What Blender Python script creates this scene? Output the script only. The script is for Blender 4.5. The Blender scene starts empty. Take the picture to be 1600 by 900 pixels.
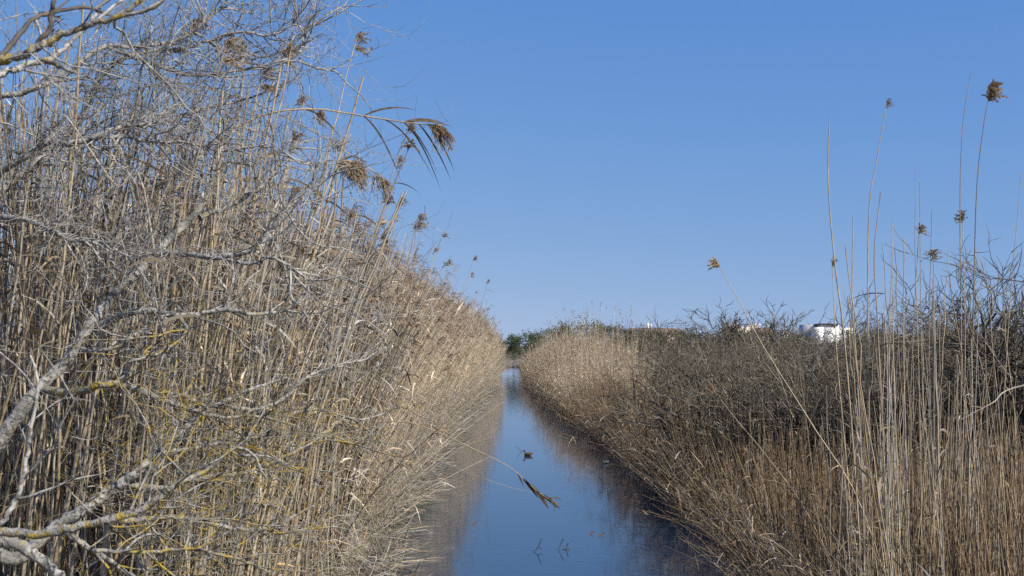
import bpy, math, random
import numpy as np
random.seed(7)
rng = np.random.default_rng(11)
SC = bpy.context.scene
COL = SC.collection
# ------------------------------------------------------------ camera
H = 3.0                      # eye height above the water
F = 1600 * 40 / 36           # focal length in photo pixels
cam_d = bpy.data.cameras.new('camera'); cam = bpy.data.objects.new('camera', cam_d); COL.objects.link(cam)
cam.location = (0, 0, H); cam.rotation_euler = (math.radians(90), 0, 0)
cam_d.lens = 40; cam_d.sensor_width = 36; cam_d.shift_y = 90 / 1600
cam_d.clip_start = 0.1; cam_d.clip_end = 6000
cam_d.dof.use_dof = True; cam_d.dof.focus_distance = 14; cam_d.dof.aperture_fstop = 6.3
SC.camera = cam
# ------------------------------------------------------------ sky, sun, exposure
SUN_EL, SUN_AZ = math.radians(38), math.radians(127)     # azimuth clockwise from the view direction (+Y)
w = bpy.data.worlds.new('World'); SC.world = w; w.use_nodes = True
nt = w.node_tree; nt.nodes.clear()
sky = nt.nodes.new('ShaderNodeTexSky'); sky.sky_type = 'NISHITA'; sky.sun_disc = False
sky.sun_elevation = SUN_EL; sky.sun_rotation = SUN_AZ
sky.air_density = 1.0; sky.dust_density = 0.3; sky.ozone_density = 3.0
bgn = nt.nodes.new('ShaderNodeBackground'); bgn.inputs['Strength'].default_value = 0.117
wo = nt.nodes.new('ShaderNodeOutputWorld')
tc = nt.nodes.new('ShaderNodeTexCoord'); mp = nt.nodes.new('ShaderNodeMapping'); mp.vector_type = 'POINT'
mp.inputs['Scale'].default_value = (1, 1, 0.95); mp.inputs['Location'].default_value = (0, 0, 0.10)      # clear dry air: keeps the yellow band under the horizon
nt.links.new(tc.outputs['Generated'], mp.inputs[0]); nt.links.new(mp.outputs[0], sky.inputs[0])
tn = nt.nodes.new('ShaderNodeVectorMath'); tn.operation = 'MULTIPLY'; tn.inputs[1].default_value = (0.96, 1.03, 1.20)
nt.links.new(sky.outputs[0], tn.inputs[0]); 
sx, cx = nt.nodes.new('ShaderNodeSeparateXYZ'), nt.nodes.new('ShaderNodeCombineXYZ'); nt.links.new(tn.outputs[0], sx.inputs[0])
for q, (gk, gp) in enumerate(((0.70, 1.10), (1.195, 0.65), (3.45, 0.19))):       # the sky's colour response, the same in every direction
    pw = nt.nodes.new('ShaderNodeMath'); pw.operation = 'POWER'; pw.inputs[1].default_value = gp; nt.links.new(sx.outputs[q], pw.inputs[0])
    ml = nt.nodes.new('ShaderNodeMath'); ml.operation = 'MULTIPLY'; ml.inputs[1].default_value = gk; nt.links.new(pw.outputs[0], ml.inputs[0]); nt.links.new(ml.outputs[0], cx.inputs[q])
nt.links.new(cx.outputs[0], bgn.inputs[0]); nt.links.new(bgn.outputs[0], wo.inputs[0])
sun_d = bpy.data.lights.new('sun', 'SUN'); sun_d.energy = 5.0; sun_d.angle = math.radians(0.53); sun_d.color = (1, 0.95, 0.87)
sun = bpy.data.objects.new('sun', sun_d); COL.objects.link(sun)
sun.rotation_euler = (math.pi / 2 - SUN_EL, 0, math.pi - SUN_AZ); sun.location = (20, -20, 40)
SC.view_settings.view_transform = 'Standard'; SC.view_settings.look = 'None'
SC.view_settings.exposure = 0.26; SC.view_settings.gamma = 1.0
SC.render.engine = 'CYCLES'
SC.cycles.use_denoising = False
SC.cycles.max_bounces = 4; SC.cycles.diffuse_bounces = 1; SC.cycles.glossy_bounces = 2
SC.cycles.caustics_reflective = False; SC.cycles.caustics_refractive = False

# ------------------------------------------------------------ helpers
def P(px, py, d):            # a point seen at photo pixel (px, py), d metres ahead
    return np.array([(px - 800) / F * d, d, H - (py - 540) / F * d])
def nrm(v): return v / np.maximum(np.linalg.norm(v, axis=-1, keepdims=True), 1e-9)
class Geo:
    def __init__(s): s.v, s.q, s.t, s.c, s.n = [], [], [], [], 0
    def add(s, v, q=None, t=None, c=None):
        v = np.asarray(v, float).reshape(-1, 3)
        if q is not None and len(q): s.q.append(np.asarray(q, int).reshape(-1, 4) + s.n)
        if t is not None and len(t): s.t.append(np.asarray(t, int).reshape(-1, 3) + s.n)
        c = np.ones((len(v), 3)) * 0.5 if c is None else np.broadcast_to(np.asarray(c, float), (len(v), 3))
        s.v.append(v); s.c.append(c); s.n += len(v)
    def tubes(s, C, R, S=3, col=None):
        C = np.asarray(C, float); R = np.asarray(R, float)
        if C.ndim == 2: C = C[None]; R = R[None]
        N, K, _ = C.shape
        T = np.empty_like(C); T[:, 1:-1] = C[:, 2:] - C[:, :-2]; T[:, 0] = C[:, 1] - C[:, 0]; T[:, -1] = C[:, -1] - C[:, -2]
        T = nrm(T)
        m = nrm(C[:, -1] - C[:, 0]); ref = np.where(np.abs(m[:, 1:2]) < 0.8, np.array([[0, 1., 0]]), np.array([[1., 0, 0]]))
        U = nrm(np.cross(T, ref[:, None, :])); V = np.cross(T, U)
        a = np.arange(S) * 2 * math.pi / S
        ring = U[:, :, None, :] * np.cos(a)[None, None, :, None] + V[:, :, None, :] * np.sin(a)[None, None, :, None]
        v = C[:, :, None, :] + ring * R[:, :, None, None]
        base = (np.arange(N) * K * S)[:, None, None]; k = np.arange(K - 1)[None, :, None] * S; j = np.arange(S)[None, None, :]; j2 = (j + 1) % S
        q = np.stack([base + k + j, base + k + j2, base + k + S + j2, base + k + S + j], -1).reshape(-1, 4)
        c = None if col is None else np.repeat(np.broadcast_to(col, (N, 3)), K * S, 0)
        s.add(v, q, c=c)
    def blades(s, C, W, side, col=None):
        C = np.asarray(C, float); N, K, _ = C.shape
        o = side[:, None, :] * np.broadcast_to(W, (N, K))[:, :, None] * 0.5
        v = np.stack([C - o, C + o], 2)
        base = (np.arange(N) * K * 2)[:, None]; k = np.arange(K - 1)[None] * 2
        q = np.stack([base + k, base + k + 1, base + k + 3, base + k + 2], -1).reshape(-1, 4)
        c = None if col is None else np.repeat(np.broadcast_to(col, (N, 3)), K * 2, 0)
        s.add(v, q, c=c)
    def box(s, x0, x1, y0, y1, z0, z1, c=None):
        v = [(x, y, z) for z in (z0, z1) for y in (y0, y1) for x in (x0, x1)]
        s.add(v, [(0, 2, 3, 1), (4, 5, 7, 6), (0, 1, 5, 4), (2, 6, 7, 3), (0, 4, 6, 2), (1, 3, 7, 5)], c=c)
    def mesh(s, name, mat, smooth=False):
        v = np.concatenate(s.v); c = np.concatenate(s.c)
        q = np.concatenate(s.q) if s.q else np.zeros((0, 4), int); t = np.concatenate(s.t) if s.t else np.zeros((0, 3), int)
        me = bpy.data.meshes.new(name); me.vertices.add(len(v)); me.vertices.foreach_set('co', v.astype(np.float32).ravel())
        li = np.concatenate([q.ravel(), t.ravel()]); me.loops.add(len(li)); me.loops.foreach_set('vertex_index', li.astype(np.int32))
        st = np.concatenate([np.arange(len(q)) * 4, len(q) * 4 + np.arange(len(t)) * 3]); me.polygons.add(len(st))
        me.polygons.foreach_set('loop_start', st.astype(np.int32))
        me.update(calc_edges=True)
        if smooth: me.polygons.foreach_set('use_smooth', np.ones(len(st), bool))
        at = me.attributes.new('tint', 'FLOAT_COLOR', 'POINT')
        at.data.foreach_set('color', np.concatenate([c, np.ones((len(c), 1))], 1).astype(np.float32).ravel())
        me.materials.append(mat); return me
    def obj(s, name, mat, parent=None, loc=None, smooth=False):
        if loc is not None:
            s.v = [np.concatenate(s.v) - np.asarray(loc)]
        return link(name, s.mesh(name, mat, smooth), parent, loc if parent is None else None)
def link(name, me, parent=None, loc=None):
    o = bpy.data.objects.new(name, me); COL.objects.link(o)
    if parent is not None: o.parent = parent
    if loc is not None: o.location = loc
    return o
def tag(o, label=None, cat=None, group=None, kind=None):
    for k, v in (('label', label), ('category', cat), ('group', group), ('kind', kind)):
        if v: o[k] = v
    return o
def thing(name, label, cat, loc, group=None):
    o = link(name, None, None, tuple(loc)); o.empty_display_size = 0.1
    return tag(o, label, cat, group)
def copy_thing(o, parent=None):
    c = o.copy(); COL.objects.link(c); c.parent = parent
    for ch in KIDS.get(o.name, []): copy_thing(ch, c)
    return c
KIDS = {}
def kid(parent, child): KIDS.setdefault(parent.name, []).append(child); return child
def smooth_path(pts, n):     # Catmull-Rom through rows of (x,y,z,r)
    p = np.asarray(pts, float); p = np.vstack([2 * p[0] - p[1], p, 2 * p[-1] - p[-2]])
    u = np.linspace(0, len(p) - 3 - 1e-6, n); i = u.astype(int); f = (u - i)[:, None]
    a, b, c, d = p[i], p[i + 1], p[i + 2], p[i + 3]
    return 0.5 * (2 * b + (c - a) * f + (2 * a - 5 * b + 4 * c - d) * f ** 2 + (3 * b - a - 3 * c + d) * f ** 3)
UP = np.array([0, 0, 1.])
def grow(p0, d0, L, r0, K, wob=0.25, lift=0.05, tip=0.3):
    p = p0.copy(); d = nrm(d0.copy()); out = [p.copy()]
    for k in range(K - 1):
        d = nrm(d + wob * rng.standard_normal(d.shape) + lift * UP); p = p + d * (L / (K - 1))[:, None]; out.append(p.copy())
    C = np.stack(out, 1); t = np.linspace(0, 1, K); R = r0[:, None] * (1 - (1 - tip) * t)[None]
    return C, R
def sprout(C, R, m, ang, fac, lo=0.15, flat=None):
    N, K, _ = C.shape; i = np.repeat(np.arange(N), m); u = rng.uniform(lo, 0.98, len(i)) * (K - 1); k = np.minimum(u.astype(int), K - 2); f = (u - k)[:, None]
    a, b = C[i, k], C[i, k + 1]; p = a * (1 - f) + b * f; t = nrm(b - a); x = rng.standard_normal(p.shape)
    if flat is not None: x = x * flat
    x = nrm(x - (x * t).sum(-1, keepdims=True) * t); an = rng.uniform(*ang, len(i))[:, None]
    Lp = np.linalg.norm(C[:, 1:] - C[:, :-1], axis=-1).sum(1)[i]
    return p, t * np.cos(an) + x * np.sin(an), Lp * rng.uniform(*fac, len(i)), R[i, k] * rng.uniform(0.45, 0.75, len(i))

# ------------------------------------------------------------ materials
def mat(name, col=None, rough=0.7, attr=False, rnd=None, noise=0.0, nscale=8.0, bump=0.0, trans=0.0):
    m = bpy.data.materials.new(name); m.use_nodes = True; n = m.node_tree; b = n.nodes['Principled BSDF']
    b.inputs['Roughness'].default_value = rough; b.inputs['Specular IOR Level'].default_value = 0.25
    src = None
    if attr:
        a = n.nodes.new('ShaderNodeAttribute'); a.attribute_name = 'tint'; src = a.outputs['Color']
    elif rnd:
        oi = n.nodes.new('ShaderNodeObjectInfo'); r = n.nodes.new('ShaderNodeValToRGB'); r.color_ramp.interpolation = 'LINEAR'
        while len(r.color_ramp.elements) < len(rnd): r.color_ramp.elements.new(0.5)
        for k, c in enumerate(rnd):
            r.color_ramp.elements[k].position = k / (len(rnd) - 1); r.color_ramp.elements[k].color = (*c, 1)
        n.links.new(oi.outputs['Random'], r.inputs[0]); src = r.outputs[0]
    else:
        rg = n.nodes.new('ShaderNodeRGB'); rg.outputs[0].default_value = (*col, 1); src = rg.outputs[0]
    if noise:
        g = n.nodes.new('ShaderNodeNewGeometry'); no = n.nodes.new('ShaderNodeTexNoise'); no.inputs['Scale'].default_value = nscale; no.inputs['Detail'].default_value = 4
        n.links.new(g.outputs['Position'], no.inputs['Vector'])
        mr = n.nodes.new('ShaderNodeMapRange'); mr.inputs[1].default_value = 0.3; mr.inputs[2].default_value = 0.7; mr.inputs[3].default_value = 1 - noise; mr.inputs[4].default_value = 1 + noise
        n.links.new(no.outputs[0], mr.inputs[0])
        mx = n.nodes.new('ShaderNodeVectorMath'); mx.operation = 'SCALE'; n.links.new(src, mx.inputs[0]); n.links.new(mr.outputs[0], mx.inputs['Scale']); src = mx.outputs[0]
        if bump:
            bp = n.nodes.new('ShaderNodeBump'); bp.inputs['Strength'].default_value = bump; bp.inputs['Distance'].default_value = 0.02
            n.links.new(no.outputs[0], bp.inputs['Height']); n.links.new(bp.outputs[0], b.inputs['Normal'])
    n.links.new(src, b.inputs['Base Color'])
    if trans:
        tr = n.nodes.new('ShaderNodeBsdfTranslucent'); ms = n.nodes.new('ShaderNodeMixShader'); ms.inputs[0].default_value = trans
        n.links.new(src, tr.inputs[0]); n.links.new(b.outputs[0], ms.inputs[1]); n.links.new(tr.outputs[0], ms.inputs[2])
        n.links.new(ms.outputs[0], n.nodes['Material Output'].inputs[0])
    return m
def bark(name, base, dark, lichen, amount, scale=9.0):
    m = bpy.data.materials.new(name); m.use_nodes = True; n = m.node_tree; b = n.nodes['Principled BSDF']
    b.inputs['Roughness'].default_value = 0.85; b.inputs['Specular IOR Level'].default_value = 0.15
    g = n.nodes.new('ShaderNodeNewGeometry')
    def noise(s, d=5):
        x = n.nodes.new('ShaderNodeTexNoise'); x.inputs['Scale'].default_value = s; x.inputs['Detail'].default_value = d; n.links.new(g.outputs['Position'], x.inputs['Vector']); return x
    def ramp(src, a, z):
        r = n.nodes.new('ShaderNodeMapRange'); r.inputs[1].default_value = a; r.inputs[2].default_value = z; n.links.new(src, r.inputs[0]); return r
    def mix(f, a, c):
        x = n.nodes.new('ShaderNodeMix'); x.data_type = 'RGBA'; n.links.new(f, x.inputs[0])
        for k, s in ((6, a), (7, c)):
            if isinstance(s, tuple): x.inputs[k].default_value = (*s, 1)
            else: n.links.new(s, x.inputs[k])
        return x.outputs[2]
    n1 = noise(scale * 5, 8); n2 = noise(scale * 1.5, 10); n3 = noise(scale * 0.9, 8)
    c = mix(ramp(n1.outputs[0], 0.48, 0.62).outputs[0], base, dark)
    c = mix(ramp(n3.outputs[0], 0.45, 0.62).outputs[0], c, tuple(0.5 * q for q in base))
    c = mix(ramp(n2.outputs[0], 0.63 - amount, 0.73 - amount).outputs[0], c, lichen)
    n.links.new(c, b.inputs['Base Color'])
    bp = n.nodes.new('ShaderNodeBump'); bp.inputs['Strength'].default_value = 1.0; bp.inputs['Distance'].default_value = 0.012
    n.links.new(n1.outputs[0], bp.inputs['Height']); n.links.new(bp.outputs[0], b.inputs['Normal'])
    return m
M_REED = mat('reed_bed', attr=True, rough=0.55, noise=0.25, nscale=14)
TAN = [(0.30, 0.21, 0.11), (0.46, 0.37, 0.24), (0.36, 0.32, 0.26), (0.50, 0.40, 0.25), (0.22, 0.17, 0.11), (0.44, 0.38, 0.30)]
M_STEM = mat('reed_stem', rnd=TAN, rough=0.5, noise=0.3, nscale=10)
M_LEAF = mat('reed_leaf', rnd=[(0.30, 0.24, 0.16), (0.42, 0.33, 0.20), (0.34, 0.30, 0.24), (0.40, 0.26, 0.12)], rough=0.6, noise=0.2, trans=0.15)
M_DARKLEAF = mat('dark_dead_leaf', col=(0.13, 0.095, 0.055), rough=0.6, noise=0.5, nscale=25)
M_PLUME = mat('reed_plume', rnd=[(0.30, 0.21, 0.12), (0.42, 0.31, 0.19), (0.35, 0.27, 0.18)], rough=0.8, noise=0.35, nscale=40, trans=0.3)
M_GOLD = mat('golden_plume', col=(0.60, 0.43, 0.20), rough=0.8, noise=0.3, nscale=30, trans=0.3)
M_BARK = bark('pale_bark', (0.39, 0.37, 0.325), (0.08, 0.07, 0.058), (0.36, 0.28, 0.06), 0.0)
M_LICHEN = bark('lichen_bark', (0.34, 0.32, 0.28), (0.13, 0.11, 0.09), (0.32, 0.24, 0.06), 0.13, 14)
M_TWIG = bark('pale_twig', (0.46, 0.435, 0.39), (0.13, 0.115, 0.095), (0.40, 0.30, 0.06), -0.02, 5)
M_LTWIG = bark('lichen_twig', (0.34, 0.32, 0.28), (0.10, 0.09, 0.07), (0.38, 0.265, 0.05), 0.13, 9)
M_SHRUB = mat('shrub_wood', attr=True, noise=0.35, nscale=3)
SHC = [(0.22, 0.195, 0.15), (0.10, 0.082, 0.055), (0.15, 0.112, 0.066), (0.036, 0.03, 0.023)]
M_DARKWOOD = mat('dark_wood', col=(0.10, 0.085, 0.07), noise=0.3, nscale=10)
M_LEAFY = mat('evergreen', attr=True, rough=0.6, trans=0.1)

# ------------------------------------------------------------ ground and canal
KY = [-40, 0, 12, 32, 50, 82, 140, 165]
edge_wave = lambda y: (0.13 * np.sin(0.83 * y) + 0.09 * np.sin(2.1 * y + 1)) * np.clip(1.2 - np.asarray(y, float) / 110, 0, 1)
XL = lambda y: np.interp(y, KY, [-2.0, -2.0, -2.0, -2.4, -2.2, -1.5, -0.9, -0.6]) + edge_wave(y + 40)
XR = lambda y: np.interp(y, KY, [3.0, 3.0, 2.95, 2.85, 2.0, 1.2, 0.9, 0.5]) + edge_wave(y)
def gz(x, y):                # ground height
    x = np.asarray(x, float); e = np.maximum(XL(y) - x, x - XR(y))
    z = np.interp(e, [-0.8, -0.2, 0.0, 0.5, 2.0, 6.0], [-0.7, -0.35, -0.02, 0.25, 0.45, 0.55])
    f = np.clip((np.asarray(y, float) - 150) / 15, 0, 1)
    return z * (1 - f) + 0.5 * f
ys = np.concatenate([np.linspace(-40, 10, 14), np.linspace(11, 170, 130), [200, 300, 500, 900, 2000, 5000]])
off = np.array([-3000, -600, -120, -40, -14, -6, -3.5, -2, -1.2, -0.5, -0.25, 0, 0.2, 0.8])
g = Geo(); rows = []
for y in ys:
    xs = np.concatenate([XL(y) + off, XR(y) - off[::-1]]); z = gz(xs, y) + np.where(np.abs(xs) < 40, rng.uniform(-0.03, 0.03, len(xs)), 0)
    rows.append(np.stack([xs, np.full_like(xs, y), z], 1))
V = np.stack(rows); n_, m_ = V.shape[:2]; i, j = np.meshgrid(np.arange(n_ - 1), np.arange(m_ - 1), indexing='ij'); b_ = i * m_ + j
g.add(V, np.stack([b_, b_ + 1, b_ + m_ + 1, b_ + m_], -1).reshape(-1, 4))
M_GROUND = mat('marsh_soil', col=(0.17, 0.135, 0.09), rough=0.95, noise=0.45, nscale=0.6, bump=0.5)
tag(g.obj('ground', M_GROUND), kind='structure')
g = Geo(); wy = np.linspace(-40, 166, 60); wl, wr = XL(wy) - 0.6, XR(wy) + 0.6
v = np.stack([np.stack([wl, wy, 0 * wy], 1), np.stack([wr, wy, 0 * wy], 1)], 1).reshape(-1, 3); k = np.arange(59) * 2
g.add(v, np.stack([k, k + 1, k + 3, k + 2], 1))
mw = bpy.data.materials.new('canal_water'); mw.use_nodes = True; n = mw.node_tree; b = n.nodes['Principled BSDF']
b.inputs['Base Color'].default_value = (0.020, 0.040, 0.066, 1); b.inputs['Roughness'].default_value = 0.03; b.inputs['IOR'].default_value = 1.62
ge = n.nodes.new('ShaderNodeNewGeometry'); mp = n.nodes.new('ShaderNodeMapping'); mp.inputs['Scale'].default_value = (0.9, 3.2, 1); n.links.new(ge.outputs['Position'], mp.inputs[0])
n1 = n.nodes.new('ShaderNodeTexNoise'); n1.inputs['Scale'].default_value = 2.2; n1.inputs['Detail'].default_value = 3; n.links.new(mp.outputs[0], n1.inputs['Vector'])
bp = n.nodes.new('ShaderNodeBump'); bp.inputs['Strength'].default_value = 0.07; bp.inputs['Distance'].default_value = 0.03
n.links.new(n1.outputs[0], bp.inputs['Height']); n.links.new(bp.outputs[0], b.inputs['Normal'])
tag(g.obj('canal_water', mw), kind='structure')

# ------------------------------------------------------------ reed masses
def palette(n, cols, wts, jit=0.15):
    cols = np.array(cols); wts = np.array(wts, float); c = cols[rng.choice(len(cols), n, p=wts / wts.sum())]
    return c * (1 + jit * rng.standard_normal((n, 1)))
REEDC = [(0.54, 0.45, 0.32), (0.48, 0.43, 0.36), (0.27, 0.20, 0.12), (0.46, 0.31, 0.13), (0.62, 0.54, 0.42), (0.12, 0.09, 0.065)]
FARC = [(0.70, 0.57, 0.395), (0.63, 0.545, 0.42), (0.55, 0.42, 0.26), (0.72, 0.59, 0.39), (0.30, 0.23, 0.155)]
BROWNC = [(0.31, 0.205, 0.105), (0.20, 0.135, 0.078), (0.44, 0.325, 0.19), (0.07, 0.05, 0.033), (0.36, 0.31, 0.24)]
def stems(G, x, y, h, lean, r, K, cols, leaves=3, ll=(0.2, 0.45), lw=0.014, plume=0.0, bend=1.7, zoff=0):
    N = len(x); z = gz(x, y) - 0.05 + zoff; t = np.linspace(0, 1, K)
    base = np.stack([x, y, z], 1)
    up = np.sqrt(np.maximum(1 - 0.6 * (lean ** 2).sum(1), 0.15))
    C = base[:, None, :] + h[:, None, None] * np.stack([lean[:, :1] * t ** bend, lean[:, 1:] * t ** bend, up[:, None] * t - 0 * t], -1)
    C[:, 1:-1] += rng.standard_normal((N, K - 2, 3)) * np.array([0.003, 0.003, 0]) * h[:, None, None]
    G.tubes(C, r[:, None] * (1 - 0.65 * t)[None], 3, cols)
    if leaves:
        i = np.repeat(np.arange(N), leaves); u = rng.uniform(0.25, 0.97, len(i)) * (K - 1); k = np.minimum(u.astype(int), K - 2); f = (u - k)[:, None]
        p = C[i, k] * (1 - f) + C[i, k + 1] * f; a = rng.uniform(0, 2 * math.pi, len(i)); L = rng.uniform(*ll, len(i))
        d = np.stack([np.cos(a), np.sin(a), rng.uniform(-0.2, 1.5, len(i))], 1); d = nrm(d); s = np.linspace(0, 1, 4)
        Cl = p[:, None] + L[:, None, None] * (d[:, None] * s[None, :, None] - UP * (rng.uniform(0.1, 0.9, len(i))[:, None, None] * s[None, :, None] ** 2))
        side = nrm(np.cross(d, UP + 0.4 * rng.standard_normal(d.shape)))
        G.blades(Cl, np.array([0.6, 1, 0.7, 0.08]) * lw, side, cols[i] * rng.uniform(0.75, 1.2, (len(i), 1)))
    if plume:
        i = np.where(rng.random(N) < plume)[0]; i = np.repeat(i, 14); p = C[i, -1] - (C[i, -1] - C[i, -2]) * rng.uniform(0, 0.25, (len(i), 1))
        d = nrm(rng.standard_normal((len(i), 3)) * 0.5 + nrm(lean[i] @ np.array([[1., 0, 0], [0, 1, 0]]) + 1e-3) * 0.6 + UP * 0.7); s = np.linspace(0, 1, 3); L = rng.uniform(0.1, 0.24, len(i))
        Cl = p[:, None] + L[:, None, None] * (d[:, None] * s[None, :, None] - UP * 0.6 * s[None, :, None] ** 2)
        G.blades(Cl, np.array([0.5, 1, 0.2]) * 0.014, nrm(np.cross(d, rng.standard_normal(d.shape))), np.array([[0.24, 0.165, 0.10]]) * rng.uniform(0.7, 1.4, (len(i), 1)))
    return C
def lean_of(N, mx, sx, my=0.0, sy=0.12):
    return np.stack([mx + sx * rng.standard_normal(N), my + sy * rng.standard_normal(N)], 1)
def left_band(G, y0, y1, dens, depth, r, cols, K, leaves, hh, lw, plume, ml=0.04, sl=0.06):
    N = int((y1 - y0) * depth * dens); nc = N // 9; k = rng.integers(0, nc, N); free = rng.random(N) < 0.35
    yc, ec = rng.uniform(y0, y1, nc), depth * rng.random(nc) ** 1.3
    y = np.where(free, rng.uniform(y0, y1, N), yc[k] + rng.normal(0, 0.13, N)); e = np.where(free, depth * rng.random(N) ** 1.3, np.abs(ec[k] + rng.normal(0, 0.13, N)))
    x = XL(y) - 0.25 - 3.0 * max(ml - 0.04, 0) - e
    h = rng.normal(hh, 0.35, N) + rng.normal(0, 0.3, nc)[k]; edge = np.exp(-e / 0.6); h *= 1 - 0.3 * np.clip((y - 70) / 50, 0, 1)
    lean = lean_of(N, ml, sl) + rng.normal(0, 0.07, (nc, 2))[k]; out = edge * np.abs(rng.normal(0.0, 0.2, N)); lean[:, 0] += out; h *= np.clip(1.05 - 1.1 * out - 0.15 * edge, 0.4, 1)
    c = palette(N, cols[0], cols[1]) * np.clip(rng.normal(1, 0.17, (nc, 1)), 0.5, 1.35)[k]
    stems(G, x, y, h, lean, r * rng.choice([0.6, 0.9, 1.1, 1.5], N), K, c, leaves, lw=lw, plume=plume)
G = Geo()
W1 = [5, 5, 4, 2, 3, 5]; W2 = [6, 4, 3, 5, 1]
left_band(G, 8.5, 22, 52, 4.5, 0.0085, (REEDC, W1), 7, 3, 4.5, 0.028, 0.12, 0.06)
left_band(G, 22, 50, 75, 3.2, 0.0085, (FARC, W2), 6, 1, 4.6, 0.022, 0.3, 0.12, 0.045)
left_band(G, 50, 128, 42, 3.0, 0.012, (FARC, W2), 5, 1, 4.6, 0.03, 0.3, 0.14, 0.045)
# stems fanning out low over the water along the edge
N = 1200; y = 17 + 105 * rng.random(N) ** 1.5; x = XL(y) - rng.uniform(0.0, 0.5, N)
stems(G, x, y, rng.uniform(1.0, 2.7, N), lean_of(N, 0.38, 0.28, -0.05, 0.25), 0.005 + 0.00004 * y, 5, palette(N, FARC + [(0.36, 0.34, 0.31)], [3, 3, 2, 2, 2, 5]), 1, lw=0.014, bend=1.3)
tag(G.obj('reed_bed', M_REED), 'dense pale dry reeds massed along the bank behind the lichen-covered tree', 'reeds', kind='stuff')
# tangled litter hanging at the foot of that bank
G = Geo(); N = 21000; y = 9 + 75 * rng.random(N) ** 1.9; e = rng.uniform(-0.45, 1.3, N); x = XL(y) - e
p0 = np.stack([x, y, np.maximum(gz(x, y), 0) + rng.uniform(0, 1.0, N) * np.clip(0.35 + e, 0.1, 1.2)], 1)
C, R = grow(p0, rng.standard_normal((N, 3)) * np.array([1, 0.8, 0.7]) + np.array([0.3, 0, 0.1]), rng.uniform(0.25, 0.85, N), np.full(N, 0.0035), 5, 0.22, -0.10)
C[:, :, 2] = np.maximum(C[:, :, 2], 0.01)
G.blades(C, np.array([0.7, 1, 1, 0.7, 0.2]) * 0.010, nrm(rng.standard_normal((N, 3))), palette(N, [(0.34, 0.31, 0.27), (0.26, 0.22, 0.17), (0.40, 0.33, 0.22), (0.42, 0.28, 0.12), (0.11, 0.15, 0.05), (0.16, 0.13, 0.10)], [6, 5, 3, 0.6, 1.2, 3]))
tag(G.obj('reed_litter', M_REED), 'grey tangle of broken reed leaves trailing over the bank into the water', 'dead leaves', kind='stuff')
# the low brown bed across the canal
G = Geo()
def right_band(y0, y1, dens, depth, r, h0, hs, K=4, leaves=1, cols=BROWNC, wts=(5, 5, 3, 5, 2), plume=0, start=0.1, lw=0.012, boost=0.45, ll=(0.08, 0.2)):
    N = int((y1 - y0) * depth * dens); y = rng.uniform(y0, y1, N); e = depth * rng.random(N); x = XR(y) + start + e; tall = 1 + boost * (rng.random(N) < 0.18) * rng.random(N)
    edge = np.exp(-e / 0.45); lean = lean_of(N, 0.0, 0.07, 0, 0.06); lean[:, 0] -= edge * np.abs(rng.normal(0.3, 0.28, N))
    stems(G, x, y, np.maximum(rng.normal(h0, hs, N), 0.4) * tall * (1 - 0.35 * edge) * (1 if y0 < 55 else 0.5 + 0.5 * np.clip(e / 2.5, 0, 1)), lean, r * rng.uniform(0.7, 1.3, N), K, palette(N, cols, wts), leaves, ll, lw=lw, plume=plume)
right_band(6.5, 16.5, 105, 6.0, 0.0058, 1.2, 0.26, 4, 1)
right_band(16.5, 45, 115, 1.35, 0.0062, 1.2, 0.26, 4, 1, lw=0.016)
right_band(45, 62, 90, 3.5, 0.0065, 1.7, 0.4, 4, 2, FARC + [(0.30, 0.2, 0.11)], (3, 3, 4, 2, 2, 5), lw=0.025)
right_band(60, 125, 30, 5.0, 0.012, 2.3, 0.5, 5, 2, FARC + [(0.33, 0.23, 0.13)], (3, 3, 4, 3, 2, 4), 0.3, lw=0.03, boost=0.75)
N = 1500; y = 8 + 90 * rng.random(N) ** 1.6; x = XR(y) + rng.uniform(0.0, 0.5, N)
stems(G, x, y, rng.uniform(0.6, 1.7, N), lean_of(N, -0.6, 0.25, -0.1, 0.25), 0.004 + 0.00004 * y, 5, palette(N, BROWNC, [3, 3, 2, 3, 3]), 2, lw=0.014, bend=1.25)
N = 60; y = rng.uniform(9.5, 15, N); x = (rng.triangular(1290, 1420, 1640, N) - 800) / F * y
stems(G, x, y, rng.triangular(1.5, 2.0, 3.6, N), lean_of(N, 0, 0.07, 0, 0.05), rng.uniform(0.0045, 0.008, N), 6, palette(N, REEDC, W1), 1, (0.06, 0.18), 0.014)
tag(G.obj('brown_reed_bed', M_REED), 'low dense russet brown reeds covering the bank below the bare shrubs', 'reeds', kind='stuff')
# rough dry grass on the marsh behind
G = Geo(); N = 26000; y = 15 + 130 * rng.random(N) ** 1.4; x = XR(y) + 3 + rng.random(N) * (0.5 * y); 
p0 = np.stack([x, y, gz(x, y)], 1); C, R = grow(p0, rng.standard_normal((N, 3)) * 0.4 + UP, rng.uniform(0.3, 0.8, N), np.full(N, 0.004), 3, 0.2, -0.05)
G.blades(C, np.array([1, 0.8, 0.1])[None] * (0.012 + 0.0003 * y)[:, None], nrm(rng.standard_normal((N, 3)) * np.array([1, 0.4, 0.1])), palette(N, [(0.26, 0.21, 0.15), (0.20, 0.16, 0.11), (0.30, 0.25, 0.18), (0.10, 0.11, 0.05)], [4, 4, 3, 1.5]))
tag(G.obj('dry_grass', M_REED), 'rough dull brown grass between the shrubs on the marsh', 'grass', kind='stuff')

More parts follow.
